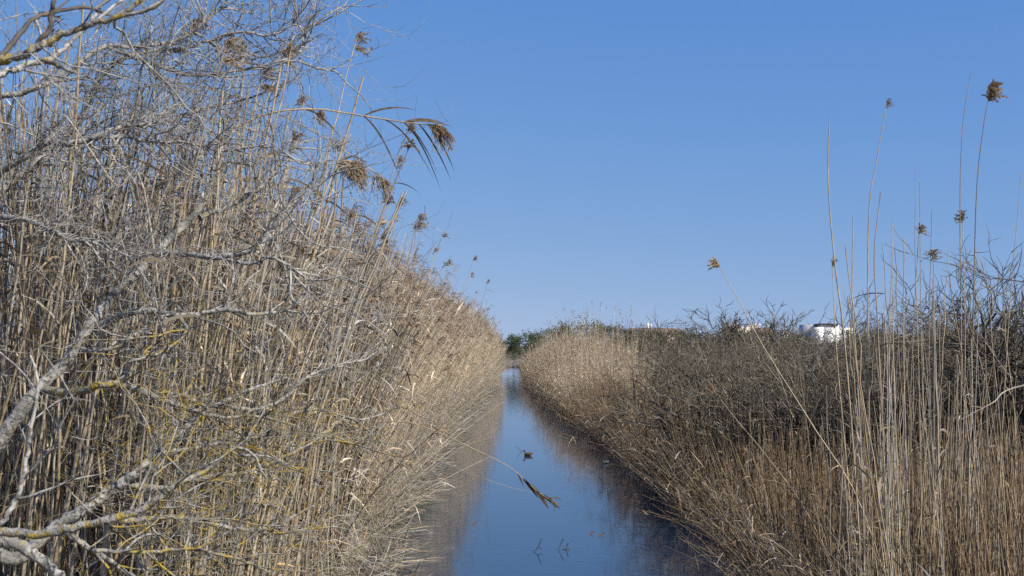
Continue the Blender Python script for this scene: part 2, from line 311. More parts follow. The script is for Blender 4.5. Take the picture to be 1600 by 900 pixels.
# ------------------------------------------------------------ single reeds
def plume_geo(tip, axis, side, L, n, width, droop, G=None, curl=0.8):
    G = G or Geo(); m_ = max(16, n // 4); u = rng.random(m_); p = tip[None] - axis[None] * (L * 0.6 * (1 - u))[:, None]
    d = nrm(axis[None] * 0.75 + side[None] * curl + 0.38 * rng.standard_normal((m_, 3))); s = np.linspace(0, 1, 6); l = L * rng.uniform(0.35, 0.95, m_) * (1.1 - 0.45 * u)
    C = p[:, None] + l[:, None, None] * (d[:, None] * s[None, :, None] - UP * droop * rng.uniform(0.5, 1.3, (m_, 1, 1)) * s[None, :, None] ** 2)
    G.tubes(C, np.full((m_, 6), 0.0009), 3)
    q, t, _, _ = sprout(C, np.ones((m_, 6)), 20, (0.15, 0.7), (1, 1), 0.12); ll = L * rng.uniform(0.07, 0.19, len(q)); t = t - 0.35 * droop * UP
    Cb = q[:, None] + t[:, None] * ll[:, None, None] * np.array([0, 0.5, 1])[None, :, None]
    G.blades(Cb, np.array([0.4, 1, 0.1]) * width * 0.8, nrm(np.cross(t, rng.standard_normal(t.shape)))); return G
def leaf_geo(p, d, L, wd, droop, twist=0.3):
    d = nrm(np.asarray(d, float)); s = np.linspace(0, 1, 7); C = p[None] + L * (d[None] * s[:, None] - UP * droop * (s ** 2)[:, None])
    side = nrm(np.cross(d, np.array([0.1, 1.0, 0.35]) + twist * rng.standard_normal(3)))
    G = Geo(); G.blades(C[None], np.array([0.5, 0.9, 1, 0.95, 0.75, 0.45, 0.05]) * wd, side[None]); return G
def trace_reed(name, label, pts, r, leaves=(), plume=None, group=None, stem_mat=None, K=22, pm=None):
    """pts: (px,py,depth) from the root up; root point may be a plain world triple given as ('w',x,y,z)"""
    W = np.array([p[1:] if p[0] == 'w' else P(*p) for p in pts]); rr = np.linspace(r, r * 0.4, len(W))
    S = smooth_path(np.c_[W, rr], K); root = thing(name, label, 'reed', W[0], group)
    G = Geo(); G.tubes(S[:, :3], S[:, 3], 6)
    a = np.arange(2, K - 1, 3)                                    # nodes: slight swellings
    for q in a: G.tubes(np.stack([S[q, :3], S[q, :3] + (S[q + 1, :3] - S[q, :3]) * 0.06]), np.array([S[q, 3] * 1.25] * 2), 6)
    G.obj('stem', stem_mat or M_STEM, root, W[0])
    for (t, dx, dy, dz, L, wd, dr) in leaves:
        q = int(t * (K - 1)); leaf_geo(S[q, :3], (dx, dy, dz), L, wd, dr).obj('leaf', M_DARKLEAF if name in ('arching_reed', 'drooping_reed') else M_LEAF, root, W[0])
    if plume:
        L, n, wd, dr, side = plume[:5]; ax = nrm(S[-1, :3] - S[-3, :3])
        plume_geo(S[-1, :3], ax, np.array(side, float), L, n, wd, dr).obj('plume', pm or M_PLUME, root, W[0])
    return root
def rl(n, lo=0.35, hi=0.95, L=(0.15, 0.4), up=0.8):
    return [(random.uniform(lo, hi), random.gauss(0, 1), random.gauss(0, 0.6), up * random.random(), random.uniform(*L), random.uniform(0.010, 0.018), random.uniform(0.2, 0.8)) for _ in range(n)]
def rootw(px, d, dx=0.0):
    x = (px - 800) / F * d + dx; return ('w', x, d, float(gz(x, d)) - 0.03)
# reeds arching out over the canal into the sky
lv = [(0.80, 0.7, 0, 0.35, 0.42, 0.015, 0.35), (0.86, 1, -0.1, 0.3, 0.38, 0.016, 0.42), (0.9, 1, 0.1, 0.22, 0.34, 0.016, 0.3), (0.84, 0.9, 0, -0.35, 0.38, 0.012, 0.75), (0.86, 0.7, 0.1, -0.5, 0.33, 0.013, 0.9),
      (0.9, 0.7, 0, -0.4, 0.28, 0.013, 0.8), (0.93, 0.6, 0.2, -0.6, 0.33, 0.015, 0.5), (0.80, 0.6, 0.1, -0.4, 0.33, 0.014, 0.9), (0.66, 0.7, 0, -0.15, 0.27, 0.016, 0.6), (0.96, 0.5, 0, -0.7, 0.3, 0.014, 0.3)]
trace_reed('arching_reed', 'long reed arching far out into the sky with drooping leaves and plume', [rootw(60, 7.6), (110, 760, 7.6), (200, 470, 7.7), (290, 270, 7.8), (390, 188, 7.9), (480, 170, 8.0), (560, 180, 8.1), (640, 192, 8.1), (690, 196, 8.1)], 0.010, lv, (0.19, 240, 0.006, 0.8, (0.5, 0, -0.5)))
trace_reed('arching_reed', 'bent reed with large brown plume hanging below the longer arching reed', [rootw(150, 8.3), (170, 760, 8.3), (250, 420, 8.4), (340, 285, 8.4), (420, 252, 8.5), (500, 256, 8.5), (552, 254, 8.5)], 0.009, [(0.93, 1, 0, -0.6, 0.3, 0.014, 0.3)], (0.25, 380, 0.006, 0.75, (0.8, 0, -0.15)))
trace_reed('arching_reed', 'slender reed sloping down through bare twigs to meet the large plume', [rootw(20, 8.9), (40, 500, 8.9), (130, 200, 8.8), (260, 130, 8.8), (380, 155, 8.7), (470, 195, 8.7), (545, 240, 8.6), (600, 280, 8.6)], 0.008, [], (0.18, 160, 0.006, 0.6, (0.3, 0, -0.8)))
trace_reed('drooping_reed', 'reed drooping over the water with a curled dark leafy tip', [rootw(640, 17.0, -0.4), (560, 690, 16.8), (620, 658, 16.6), (690, 678, 16.5), (745, 704, 16.5), (790, 726, 16.5), (815, 745, 16.5), (840, 768, 16.5), (866, 785, 16.5)], 0.009,
           [(0.80, 0.6, 0, -0.7, 0.34, 0.05, 0.1), (0.84, 0.8, 0, -0.7, 0.34, 0.05, 0.15), (0.88, 0.7, 0, -0.9, 0.32, 0.05, 0.1), (0.92, 0.9, 0, -0.6, 0.32, 0.05, 0.1), (0.76, 0.5, 0, -0.9, 0.2, 0.022, 0.2), (0.96, 0.9, 0, 0.2, 0.22, 0.02, 0.3), (0.98, 0.9, 0, -0.1, 0.2, 0.02, -0.3)], (0.12, 30, 0.012, 0.5, (0.8, 0, -0.4)))
trace_reed('drooping_reed', 'thin pale straw reaching low over the water beneath the curled reed', [rootw(620, 17.5, -0.4), (600, 720, 17.4), (660, 712, 17.2), (740, 742, 17), (800, 762, 17), (850, 772, 17)], 0.006, rl(2, L=(0.1, 0.2)))
# single stems slanting in front of the shrubs
trace_reed('slanting_reed', 'slanting reed with golden plume standing alone before the shrub skyline', [rootw(1420, 10.2), (1345, 790, 10.2), (1270, 665, 10.3), (1195, 545, 10.4), (1150, 462, 10.5), (1119, 408, 10.5)], 0.0065, [], (0.13, 150, 0.006, 0.25, (-0.9, 0, 0.1)), pm=M_GOLD)
trace_reed('slanting_reed', 'slanting reed with fuzzy reddish plume below the golden plumed one', [rootw(1330, 12.2), (1260, 800, 12.2), (1200, 715, 12.3), (1150, 655, 12.3), (1112, 606, 12.4)], 0.006, [], (0.22, 120, 0.005, 0.1, (-0.4, 0, 0.2)))
trace_reed('fallen_reed', 'pale broken reed lying across the upright stems at the frame edge', [('w', 5.6, 9.6, 2.85), (1600, 602, 9.6), (1550, 630, 9.5), (1502, 655, 9.5)], 0.008, [(0.8, -1, 0, 0.3, 0.12, 0.012, 0.2)])
trace_reed('slanting_reed', 'broken pale cane slanting down across the near reed bed', [rootw(330, 7.4), (235, 350, 7.3), (180, 290, 7.3), (110, 190, 7.3), (95, 180, 7.3)], 0.009, [(0.6, -0.3, 0, 0.6, 0.3, 0.02, 0.9)])
# tall thin reeds standing above the brown bed: (points root..top), plume
RT = [([(1345, 900), (1322, 560), (1303, 400), (1294, 280), (1296, 182)], None), ([(1362, 800), (1356, 520), (1358, 330), (1370, 250), (1386, 160)], 'w'),
      ([(1500, 800), (1502, 520), (1500, 330), (1504, 200), (1517, 112)], None), ([(1512, 800), (1520, 520), (1526, 300), (1538, 190), (1548, 138)], 'B'),
      ([(1440, 850), (1436, 600), (1430, 400), (1431, 258)], None), ([(1450, 850), (1440, 560), (1437, 285)], None), ([(1385, 850), (1372, 520), (1366, 400), (1376, 300)], None), ([(1460, 800), (1452, 560), (1456, 330)], None),
      ([(1350, 850), (1340, 600), (1332, 470), (1333, 338)], None), ([(1500, 820), (1508, 560), (1504, 335)], 'P'), ([(1415, 820), (1425, 560), (1436, 355)], 'P'), ([(1560, 820), (1575, 520), (1596, 270)], None),
      ([(1405, 820), (1396, 560), (1394, 350)], None), ([(1330, 820), (1308, 560), (1300, 410)], 'w'), ([(1470, 820), (1462, 560), (1458, 395)], 'P'), ([(1420, 850), (1412, 560), (1413, 372)], None)]
DESC = ['lone leafless stem rising into the sky, first of the tall reeds', 'tall leaning reed with a faint wisp of plume on top', 'very tall bare reed beside the one with the big round plume', 'very tall reed crowned by a big round tan plume']
for q, (pp, pl) in enumerate(RT):
    d = random.uniform(9.2, 11.5); top = pp[-1]
    pts = [rootw(pp[0][0] + random.uniform(-8, 8), d)] + [(a, c, d) for a, c in pp]
    plm = {None: None, 'w': (0.11, 40, 0.005, 0.1, (0.6, 0, 0.2)), 'B': (0.22, 420, 0.007, 0.45, (0.5, 0, 0.35)), 'P': (0.14, 140, 0.006, 0.4, (random.uniform(-1, 1), 0, 0.1))}[pl]
    if pl and pl != 'B' and q >= 4: lab, gr = 'thin tall reed with a small tattered plume among the shrub tops', 'small plumed reeds above the brown bed'
    elif q < 4: lab, gr = DESC[q], None
    else: lab, gr = 'thin bare reed standing well above the brown reed bed against the sky', 'bare reeds above the brown bed'
    trace_reed('tall_reed', lab, pts, random.uniform(0.006, 0.009), rl(random.randint(0, 1) if q < 4 else random.randint(1, 3), lo=0.2, hi=0.7, L=(0.06, 0.16)), plm, gr)
# templates copied for the countable front reeds
def template(h, r, bend, nl, plume, name, label, group, seed):
    global rng
    W = np.array([[0, 0, 0], [bend * 0.1, 0, h * 0.35], [bend * 0.4, 0.03, h * 0.7], [bend, 0.05, h]]); K = 14
    S = smooth_path(np.c_[W, [r, r * 0.9, r * 0.75, r * 0.55]], K); S[1:-1, :2] += rng.normal(0, 0.008, (K - 2, 2)); root = thing(name, label, 'reed', (0, 0, 0), group)
    G = Geo(); G.tubes(S[:, :3], S[:, 3], 5); kid(root, G.obj('stem', M_STEM, root))
    for (t, dx, dy, dz, L, wd, dr) in rl(nl, L=(0.25, 0.5)):
        kid(root, leaf_geo(S[int(t * (K - 1)), :3], (dx, dy, dz), L, wd * 1.3, dr).obj('leaf', M_LEAF, root))
    if plume: kid(root, plume_geo(S[-1, :3], nrm(S[-1, :3] - S[-3, :3]), np.array([random.uniform(-.3, .8), random.uniform(-.5, .5), 0.1]), plume, 110, 0.007, 0.5).obj('plume', M_PLUME, root))
    return root
def scatter(tpls, spots, label=None, group=None):
    for q, (x, y, z, rx, ry, rz, s) in enumerate(spots):
        t = tpls[q % len(tpls)]
        o = t if q < len(tpls) else copy_thing(t)
        o.location = (x, y, z); o.rotation_euler = (rx, ry, rz); o.scale = (s, s, s)
T1 = [template(4.4, random.uniform(0.009, 0.013), random.uniform(-0.1, 0.45), random.randint(1, 3), 0, 'cane', 'stout dry cane standing in the near reed bed behind the tree', 'near canes behind the lichen-covered tree', k) for k in range(10)]
sp = []
for _ in range(150):
    y = random.uniform(7.3, 11.0); x = -1.9 - 0.05 * (10 - y) - random.random() ** 0.8 * (0.42 * y - 1.2)
    sp.append((x, y, float(gz(x, y)) - 0.04, random.gauss(0, 0.06), random.gauss(0.09, 0.08), random.gauss(0, 0.5), random.uniform(0.78, 1.15)))
scatter(T1, sp)
T2 = [template(4.7, 0.008, random.uniform(0.1, 0.9), random.randint(2, 4), random.uniform(0.14, 0.24), 'plumed_reed', 'reed topped by a dark plume along the sloping skyline of the bank', 'plumed reeds on the sloping skyline', k) for k in range(8)]
sp = []
for (px, py) in [(505, 48), (445, 137), (490, 172), (540, 217), (558, 215), (570, 187), (603, 250), (615, 308), (634, 335), (646, 333), (640, 350), (665, 345), (655, 362), (710, 398), (750, 437), (280, 25), (305, 48), (420, 62), (590, 340), (575, 325), (540, 300), (520, 330), (690, 405), (672, 385), (725, 425), (738, 455), (600, 370), (620, 385), (560, 360), (480, 240), (430, 200), (460, 290), (380, 110), (350, 60), (760, 480), (770, 497)]:
    X = random.uniform(1.55, 2.5); d = np.clip(X * F / (800 - px), 6.5, 120); x = (px - 800) / F * d; ztop = H + (540 - py) / F * d; z0 = float(gz(x - 0.4, d))
    s = (ztop - z0) / 4.7; 
    if s > 1.45: s = 1.45
    sp.append((x - 0.45, d, z0 - 0.03, 0, 0.02, random.gauss(0, 0.25), s))
scatter(T2, sp)
T3 = [template(3.2, random.uniform(0.0045, 0.0068), random.uniform(-0.25, 0.3), random.randint(1, 2), 0, 'thin_reed', 'thin straw coloured reed standing among the low brown reeds', 'thin upright reeds in the brown bed', k) for k in range(8)]
sp = []
for q in range(96):
    y = random.uniform(8.5, 13.5); px = random.choice((random.triangular(1320, 1480, 1400), random.uniform(1290, 1640))); x = (px - 800) / F * y
    sp.append((x, y, float(gz(x, y)) - 0.03, random.gauss(0, 0.03), random.gauss(-0.01, 0.07), random.uniform(-0.6, 0.6), random.triangular(0.5, 1.3, 0.65)))
scatter(T3, sp)

# ------------------------------------------------------------ the bare trees on the near bank
def limb(root, pts, m, mt, twigs=12, tl=(0.3, 0.85), name='branch', flat=(1, 0.55, 0.8), lift=0.03, S=8, sub=(4, 3)):
    """pts: (px,py,depth,radius px)"""
    W = np.array([np.r_[p[1:4], p[4]] if p[0] == 'w' else np.r_[P(*p[:3]), p[3] * p[2] / F] for p in pts]); K = max(16, 5 * len(W))
    W[:, 3] *= 0.84 if name == 'trunk' else 0.92
    S_ = smooth_path(W, K); S_[:, 3] = np.maximum(S_[:, 3], 0.002)
    j = rng.standard_normal((K, 3)); j[0] = 0; S_[:, :3] += j * np.minimum(S_[:, 3:4] * 0.3, 0.0035); S_[:, 3] *= 1 + 0.06 * rng.standard_normal(K)
    L = np.linalg.norm(np.diff(S_[:, :3], axis=0), axis=1).sum(); org = np.array(root.location)
    G = Geo(); G.tubes(S_[:, :3], S_[:, 3], S); br = G.obj(name, m, root, org, smooth=True)
    n = int(twigs * L)
    if n:
        C0 = S_[None, :, :3]; R0 = np.full((1, K), 0.006)
        p, d, _, r = sprout(C0, R0, n, (0.35, 1.2), (1, 1), 0.2, np.array(flat)); Lr = rng.uniform(*tl, n) * rng.uniform(0.5, 1.5, n)
        G = Geo(); r = rng.uniform(0.0035, 0.008, n); C, R = grow(p, d, Lr, r, 8, 0.30, lift); G.tubes(C, R, 4)
        for mm, fc in zip(sub, ((0.3, 0.75), (0.3, 0.8))):
            p, d, l, r = sprout(C, R, mm, (0.4, 1.2), fc, 0.2, np.array(flat)); C, R = grow(p, d, l, np.maximum(r, 0.0018), 6, 0.28, lift); G.tubes(C, R, 3)
        tag(G.obj('twigs', mt, br, org, smooth=True), kind='stuff')
    return br
t1 = thing('bare_tree', 'bare tree with pale lichen-spotted trunk leaning over the near reeds', 'tree', (-4.1, 6.9, 0.45))
limb(t1, [('w', -4.1, 6.9, 0.35, 0.11), ('w', -3.8, 6.9, 1.2, 0.09), (-60, 770, 6.9, 19), (0, 690, 6.9, 14.4), (45, 625, 6.9, 12.8), (100, 568, 7.0, 11.2), (140, 512, 7.0, 9.6), (170, 470, 7.1, 8.4), (210, 430, 7.1, 7.6), (245, 395, 7.2, 6.8), (285, 355, 7.3, 7), (312, 325, 7.3, 5.5), (322, 285, 7.4, 4), (345, 235, 7.5, 3), (375, 190, 7.6, 2)], M_BARK, M_TWIG, 3, name='trunk', S=10)
limb(t1, [(245, 395, 7.2, 6), (280, 396, 7.1, 5), (330, 400, 7.0, 4.5), (380, 396, 7.0, 4), (405, 386, 7.0, 3.5), (420, 365, 7.1, 3), (440, 335, 7.1, 3), (470, 305, 7.2, 2.6), (490, 280, 7.2, 2.2), (503, 240, 7.2, 1.5)], M_BARK, M_TWIG)
limb(t1, [(300, 398, 7.1, 4), (350, 405, 6.9, 3.5), (400, 412, 6.8, 3), (418, 402, 6.8, 2.6), (450, 415, 6.8, 2.2), (478, 435, 6.8, 2), (487, 455, 6.9, 1.5)], M_BARK, M_TWIG)
limb(t1, [(312, 340, 7.3, 5), (350, 325, 7.4, 4), (390, 305, 7.4, 3.5), (420, 280, 7.5, 3), (445, 245, 7.5, 2), (470, 215, 7.5, 1.5)], M_BARK, M_TWIG)
limb(t1, [(160, 507, 7.0, 7), (185, 495, 6.9, 6.5), (212, 487, 6.8, 6), (245, 487, 6.8, 5.5), (278, 493, 6.7, 5), (320, 490, 6.7, 4), (350, 484, 6.7, 4), (395, 490, 6.7, 3.5), (430, 488, 6.8, 3), (455, 478, 6.8, 2.5), (485, 450, 6.9, 1.6)], M_BARK, M_TWIG)
limb(t1, [(280, 495, 6.7, 4), (290, 518, 6.6, 3), (255, 550, 6.5, 2.5), (200, 565, 6.4, 2)], M_LICHEN, M_LTWIG)
limb(t1, [(128, 545, 7.0, 4), (150, 548, 6.8, 3), (190, 540, 6.8, 2.5), (215, 520, 6.8, 2), (240, 515, 6.9, 1.2)], M_BARK, M_TWIG)
limb(t1, [(70, 610, 6.9, 8), (110, 613, 6.8, 7), (150, 604, 6.7, 6), (180, 600, 6.7, 6), (220, 610, 6.7, 6), (255, 625, 6.8, 5), (300, 640, 6.9, 4), (345, 652, 7.0, 3), (400, 650, 7.2, 2.5), (460, 665, 7.4, 2)], M_LICHEN, M_LTWIG, 11)
limb(t1, [(200, 606, 6.7, 4), (240, 612, 6.9, 3.5), (285, 617, 7.0, 3), (320, 635, 7.1, 3), (350, 660, 7.2, 2), (400, 700, 7.4, 1.6)], M_LICHEN, M_LTWIG, 11)
# its second stem, rising outside the picture and branching across the sky
limb(t1, [('w', -4.1, 6.9, 0.4, 0.10), ('w', -4.3, 7.2, 1.8, 0.08), (-110, 480, 7.6, 16), (-60, 370, 7.7, 12), (-20, 318, 7.8, 10), (20, 285, 7.9, 9), (55, 255, 7.9, 8), (90, 232, 8.0, 7), (110, 205, 8.0, 6), (130, 182, 8.0, 5.5), (142, 150, 8.1, 5), (160, 118, 8.1, 5), (190, 93, 8.1, 4.5), (215, 84, 8.1, 4), (250, 78, 8.2, 3.5), (290, 76, 8.2, 3), (325, 65, 8.2, 2.5), (360, 85, 8.2, 2), (400, 92, 8.3, 1.5)], M_BARK, M_TWIG, 13, name='trunk')
limb(t1, [(-20, 318, 7.8, 8), (0, 272, 7.7, 6), (40, 245, 7.6, 6), (75, 222, 7.6, 5.5), (105, 225, 7.5, 5), (140, 217, 7.5, 5), (180, 213, 7.4, 4), (205, 214, 7.4, 3.5), (240, 223, 7.4, 3), (290, 222, 7.4, 2.5), (350, 235, 7.5, 2), (420, 225, 7.5, 1.5)], M_BARK, M_TWIG, 19)
limb(t1, [(140, 217, 7.5, 4), (170, 205, 7.6, 4), (195, 196, 7.7, 3.5), (230, 195, 7.8, 3), (270, 188, 7.9, 2.5), (330, 168, 8.0, 2), (400, 150, 8.1, 1.8), (470, 120, 8.2, 1.3)], M_BARK, M_TWIG, 19)
limb(t1, [(-110, 240, 7.8, 8), (-20, 160, 7.8, 6), (30, 146, 7.8, 5), (60, 136, 7.8, 4.5), (95, 122, 7.9, 4), (130, 95, 7.9, 3.5), (165, 72, 8, 4), (200, 73, 8, 3.5), (240, 70, 8, 3), (280, 62, 8.1, 3), (320, 35, 8.1, 2.5), (350, 5, 8.1, 2), (365, -30, 8.1, 1.5)], M_BARK, M_TWIG, 19)
limb(t1, [(165, 72, 8, 3), (210, 90, 8, 3), (250, 105, 7.9, 2.6), (300, 118, 7.9, 2.4), (360, 112, 7.9, 2), (420, 100, 7.9, 1.8), (470, 80, 8, 1.4), (480, 40, 8, 1)], M_TWIG, M_TWIG, 22)
limb(t1, [(325, 65, 8.2, 2.5), (370, 50, 8.2, 2.2), (420, 55, 8.2, 2), (455, 40, 8.2, 1.6), (478, 5, 8.2, 1)], M_TWIG, M_TWIG, 22)
limb(t1, [(-70, 390, 7.7, 7), (-20, 345, 7.4, 5), (30, 342, 7.2, 4.5), (60, 350, 7.1, 4), (85, 362, 7, 4), (110, 373, 7, 3.5), (135, 376, 7, 3), (165, 378, 7, 2), (195, 372, 7, 1.3)], M_BARK, M_TWIG, 19)
# a nearer tree whose branches enter at the upper corner
t2 = thing('overhanging_tree', 'near tree whose dark lichened branches reach in at the upper corner', 'tree', (-2.9, 4.1, 0.5))
limb(t2, [('w', -2.9, 4.1, 0.3, 0.10), ('w', -2.75, 4.0, 1.8, 0.08), ('w', -2.5, 4.0, 3.2, 0.055), (-120, 130, 4.0, 16), (-60, 105, 4.0, 11), (0, 95, 4.0, 9), (30, 90, 4.0, 8), (52, 78, 4.0, 7.5), (75, 65, 4.0, 7), (100, 53, 4.0, 6), (130, 42, 4.0, 5.5), (160, 32, 4.0, 5), (188, 24, 4.0, 5), (212, 6, 4.0, 4), (235, -14, 4.0, 3)], M_LICHEN, M_TWIG, 2, name='trunk', sub=(2, 2))
limb(t2, [(42, 88, 4.0, 5), (60, 66, 4.0, 5), (76, 48, 4.0, 4.5), (80, 25, 4.0, 4), (84, 0, 4.0, 4), (88, -30, 4.1, 3)], M_DARKWOOD, M_DARKWOOD, 3, sub=(2, 2))
limb(t2, [(188, 24, 4.0, 4), (215, 20, 4.1, 3), (245, 10, 4.1, 2.5), (265, -8, 4.1, 2)], M_LICHEN, M_TWIG, 2, sub=(2, 2))
limb(t2, [(-60, 120, 4.1, 7), (0, 115, 4.2, 6), (40, 100, 4.3, 5), (75, 93, 4.4, 4.5), (100, 75, 4.5, 4), (125, 52, 4.6, 3.5), (150, 22, 4.8, 3), (168, -10, 5, 2)], M_BARK, M_TWIG, 3, sub=(2, 2))
limb(t2, [(60, 92, 4.1, 4), (80, 98, 4.1, 4), (98, 106, 4.0, 3.5), (120, 115, 4, 2.5)], M_LICHEN, M_LTWIG, 2, sub=(1, 1))
limb(t2, [(-60, 110, 4.1, 6), (0, 85, 4.4, 5), (25, 62, 4.5, 4.5), (50, 32, 4.6, 4), (90, 18, 4.7, 3.5), (140, 12, 4.8, 3), (170, 24, 4.8, 2), (200, 26, 4.9, 1.5)], M_DARKWOOD, M_TWIG, 3, sub=(3, 2))
# a low sprawling one at the foot of the bank
t3 = thing('sprawling_tree', 'low sprawling bare tree crusted with yellow lichen beside the water', 'tree', (-2.75, 6.2, 0.5))
limb(t3, [('w', -2.75, 6.2, 0.4, 0.08), (-20, 905, 6.4, 15), (30, 872, 6.5, 13), (90, 822, 6.6, 12), (130, 798, 6.6, 11), (160, 776, 6.7, 11), (190, 755, 6.7, 10), (215, 738, 6.7, 9.5), (240, 712, 6.8, 9), (265, 690, 6.9, 7), (300, 660, 7, 5), (345, 630, 7.2, 4), (400, 605, 7.4, 3), (450, 590, 7.6, 2)], M_BARK, M_LTWIG, 6, name='trunk', S=10)
limb(t3, [('w', -2.75, 6.2, 0.5, 0.06), (-40, 830, 5.9, 12), (0, 842, 5.9, 12), (30, 852, 5.9, 11), (62, 872, 5.9, 10), (95, 903, 5.9, 9), (120, 950, 5.9, 7)], M_BARK, M_LTWIG, 2)
limb(t3, [(-50, 850, 5.2, 8), (0, 832, 5.2, 8), (60, 836, 5.2, 7.5), (110, 826, 5.2, 7.5), (150, 818, 5.2, 7), (190, 806, 5.2, 6.5), (225, 794, 5.2, 5.5), (250, 776, 5.2, 5), (285, 752, 5.2, 4.5), (330, 730, 5.3, 3.5), (355, 706, 5.3, 3), (378, 686, 5.3, 2)], M_LICHEN, M_LTWIG, 7, sub=(3, 2))
limb(t3, [(-10, 830, 4.6, 5), (15, 798, 4.6, 4.5), (32, 760, 4.6, 4), (42, 715, 4.6, 4), (50, 660, 4.6, 3), (60, 600, 4.6, 2.5), (48, 555, 4.6, 1.5)], M_TWIG, M_TWIG, 4, sub=(2, 2))
limb(t3, [(190, 755, 6.7, 6), (250, 762, 6.8, 5), (300, 750, 7, 4.5), (350, 742, 7.2, 4), (400, 735, 7.4, 3.5), (440, 715, 7.6, 3), (490, 690, 7.8, 2.2), (540, 650, 8.2, 1.5)], M_LICHEN, M_LTWIG, 12)
limb(t3, [(150, 818, 6, 5), (210, 812, 6.2, 4.5), (270, 808, 6.4, 4), (330, 818, 6.6, 4), (380, 828, 6.8, 3.5), (430, 820, 7, 3), (490, 790, 7.2, 2)], M_LICHEN, M_LTWIG, 12)
limb(t3, [(100, 828, 6, 5), (130, 850, 6, 5), (170, 875, 6.1, 4), (205, 900, 6.2, 4), (240, 930, 6.2, 3)], M_BARK, M_LTWIG, 13)
limb(t3, [(110, 830, 5.6, 4), (135, 855, 5.6, 4), (180, 862, 5.7, 3.5), (240, 862, 5.8, 3), (300, 858, 6, 2.6), (370, 872, 6.2, 2.2), (420, 895, 6.4, 1.8)], M_LICHEN, M_LTWIG, 16)
limb(t3, [(240, 712, 6.8, 6), (300, 700, 7, 5), (350, 690, 7.3, 4.5), (410, 680, 7.6, 4), (450, 650, 7.9, 3), (500, 640, 8.2, 2.5), (560, 655, 8.6, 1.8), (620, 640, 9, 1.2)], M_BARK, M_LTWIG, 12)
limb(t3, [(345, 630, 7.2, 4), (390, 640, 7.4, 3.5), (440, 625, 7.6, 3), (480, 590, 7.8, 2.5), (530, 570, 8, 2), (580, 560, 8.4, 1.4)], M_BARK, M_TWIG, 9)

# ------------------------------------------------------------ bare shrubs and trees on the marsh
def shrub_tpl(h, n, spread, wob, label, group, name='bare_shrub', sub=(7, 5, 2), cat='shrub', trunk=False, r=0.06, thin=0.0092):
    root = thing(name, label, cat, (0, 0, 0), group); a = rng.uniform(0, 2 * math.pi, n)
    if trunk:
        TC, TR = grow(np.zeros((1, 3)), np.array([[0.1, 0, 1.]]), np.array([h * 0.4]), np.array([r * 2.2]), 6, 0.10, 0.1, 0.7); G = Geo(); G.tubes(TC, TR, 8); kid(root, G.obj('trunk', M_DARKWOOD, root, smooth=True))
        p0 = TC[0, rng.integers(3, 6, n)]
    else: p0 = np.stack([np.cos(a), np.sin(a), 0 * a], 1) * 0.15
    d = np.stack([np.cos(a) * spread, np.sin(a) * spread, np.ones(n)], 1); L = rng.uniform(0.7, 1.15, n) * h * (0.7 if trunk else 1.05)
    C, R = grow(p0, d, L, r * rng.uniform(0.6, 1.1, n), 8, wob, 0.02); G = Geo(); G.tubes(C, R, 5, palette(n, SHC, [1, 2, 1, 3])); kid(root, G.obj('branch', M_DARKWOOD if trunk else M_SHRUB, root, smooth=True))
    G = Geo()
    for m_, fc in zip(sub, ((0.3, 0.6), (0.35, 0.7), (0.4, 0.8))):
        p, d, l, rr = sprout(C, R, m_, (0.35, 1.1), fc, 0.2); C, R = grow(p, d, l, np.maximum(rr, thin), 5, 0.22, 0.06); C[:, :, 2] = np.maximum(C[:, :, 2], 0.03); G.tubes(C, R, 3, palette(len(C), SHC, [4, 3, 3, 1.5]))
    kid(root, tag(G.obj('twigs', M_SHRUB, root), kind='stuff')); return root
SH = [shrub_tpl(2.45, 17, 0.85, 0.26, 'rounded bare grey brown shrub in the thicket behind the brown reeds', 'bare shrubs of the thicket', sub=(5, 4, 2)) for _ in range(6)]
ZT = [max(v.co.z for ch in t.children for v in ch.data.vertices) for t in SH]
sp = []
for q in range(115):
    y = 18 + 62 * random.random() ** 1.45; lo = XR(y) + (2.1 if y < 45 else 5); x = lo + random.random() * max(2, 0.46 * y - lo + 2)
    ppx = 800 + x / y * F; lim = random.uniform(517, 532) if 1135 < ppx < 1340 else random.uniform(504, 527); tall = (H + (540 - lim) / F * y - float(gz(x, y))) / ZT[q % len(SH)]
    sp.append((x, y, float(gz(x, y)) - 0.03, 0, 0, random.uniform(0, 6.28), min(1.1 * tall, 1.4)))
scatter(SH, sp)
def bare_tree(label, px, top, d, h0=3.6, n=9, spread=0.7, wob=0.2, sub=(6, 4, 2), r=0.06, trunk=True, lean=0.0):
    o = shrub_tpl(h0, n, spread, wob, label, None, 'bare_tree', sub, 'tree', trunk, r, 0.004 + 0.00026 * d)
    x = (px - 800) / F * d; z = float(gz(x, d)); o.location = (x, d, z - 0.03); zt = H + (540 - top) / F * d - z
    zz = max(v.co.z for ch in o.children for v in ch.data.vertices); s = zt / zz; o.scale = (s, s, s); o.rotation_euler = (0, lean, random.uniform(0, 6))
bare_tree('dark bare tree with forked trunk rising before the white flat-roofed house', 1303, 436, 31, n=10)
bare_tree('fine twigged bare tree on the skyline above the slanting golden plume', 1138, 458, 62, n=14, spread=0.5)
bare_tree('small crooked bare tree on the skyline between the two houses', 1205, 474, 55, n=8)
bare_tree('open bare tree behind the cluster of tall reeds', 1440, 425, 27, n=9, spread=1.0)
bare_tree('large bare tree with upswept branches at the frame edge', 1590, 318, 18, n=18, spread=0.7, sub=(6, 4, 2), r=0.07)
bare_tree('wide bare tree between the tall plumed reed and the frame edge', 1530, 375, 23, n=12, spread=0.9, r=0.065)
bare_tree('thin bare sapling on the skyline near the long tiled house', 1062, 476, 66, n=9, spread=0.4, trunk=False)
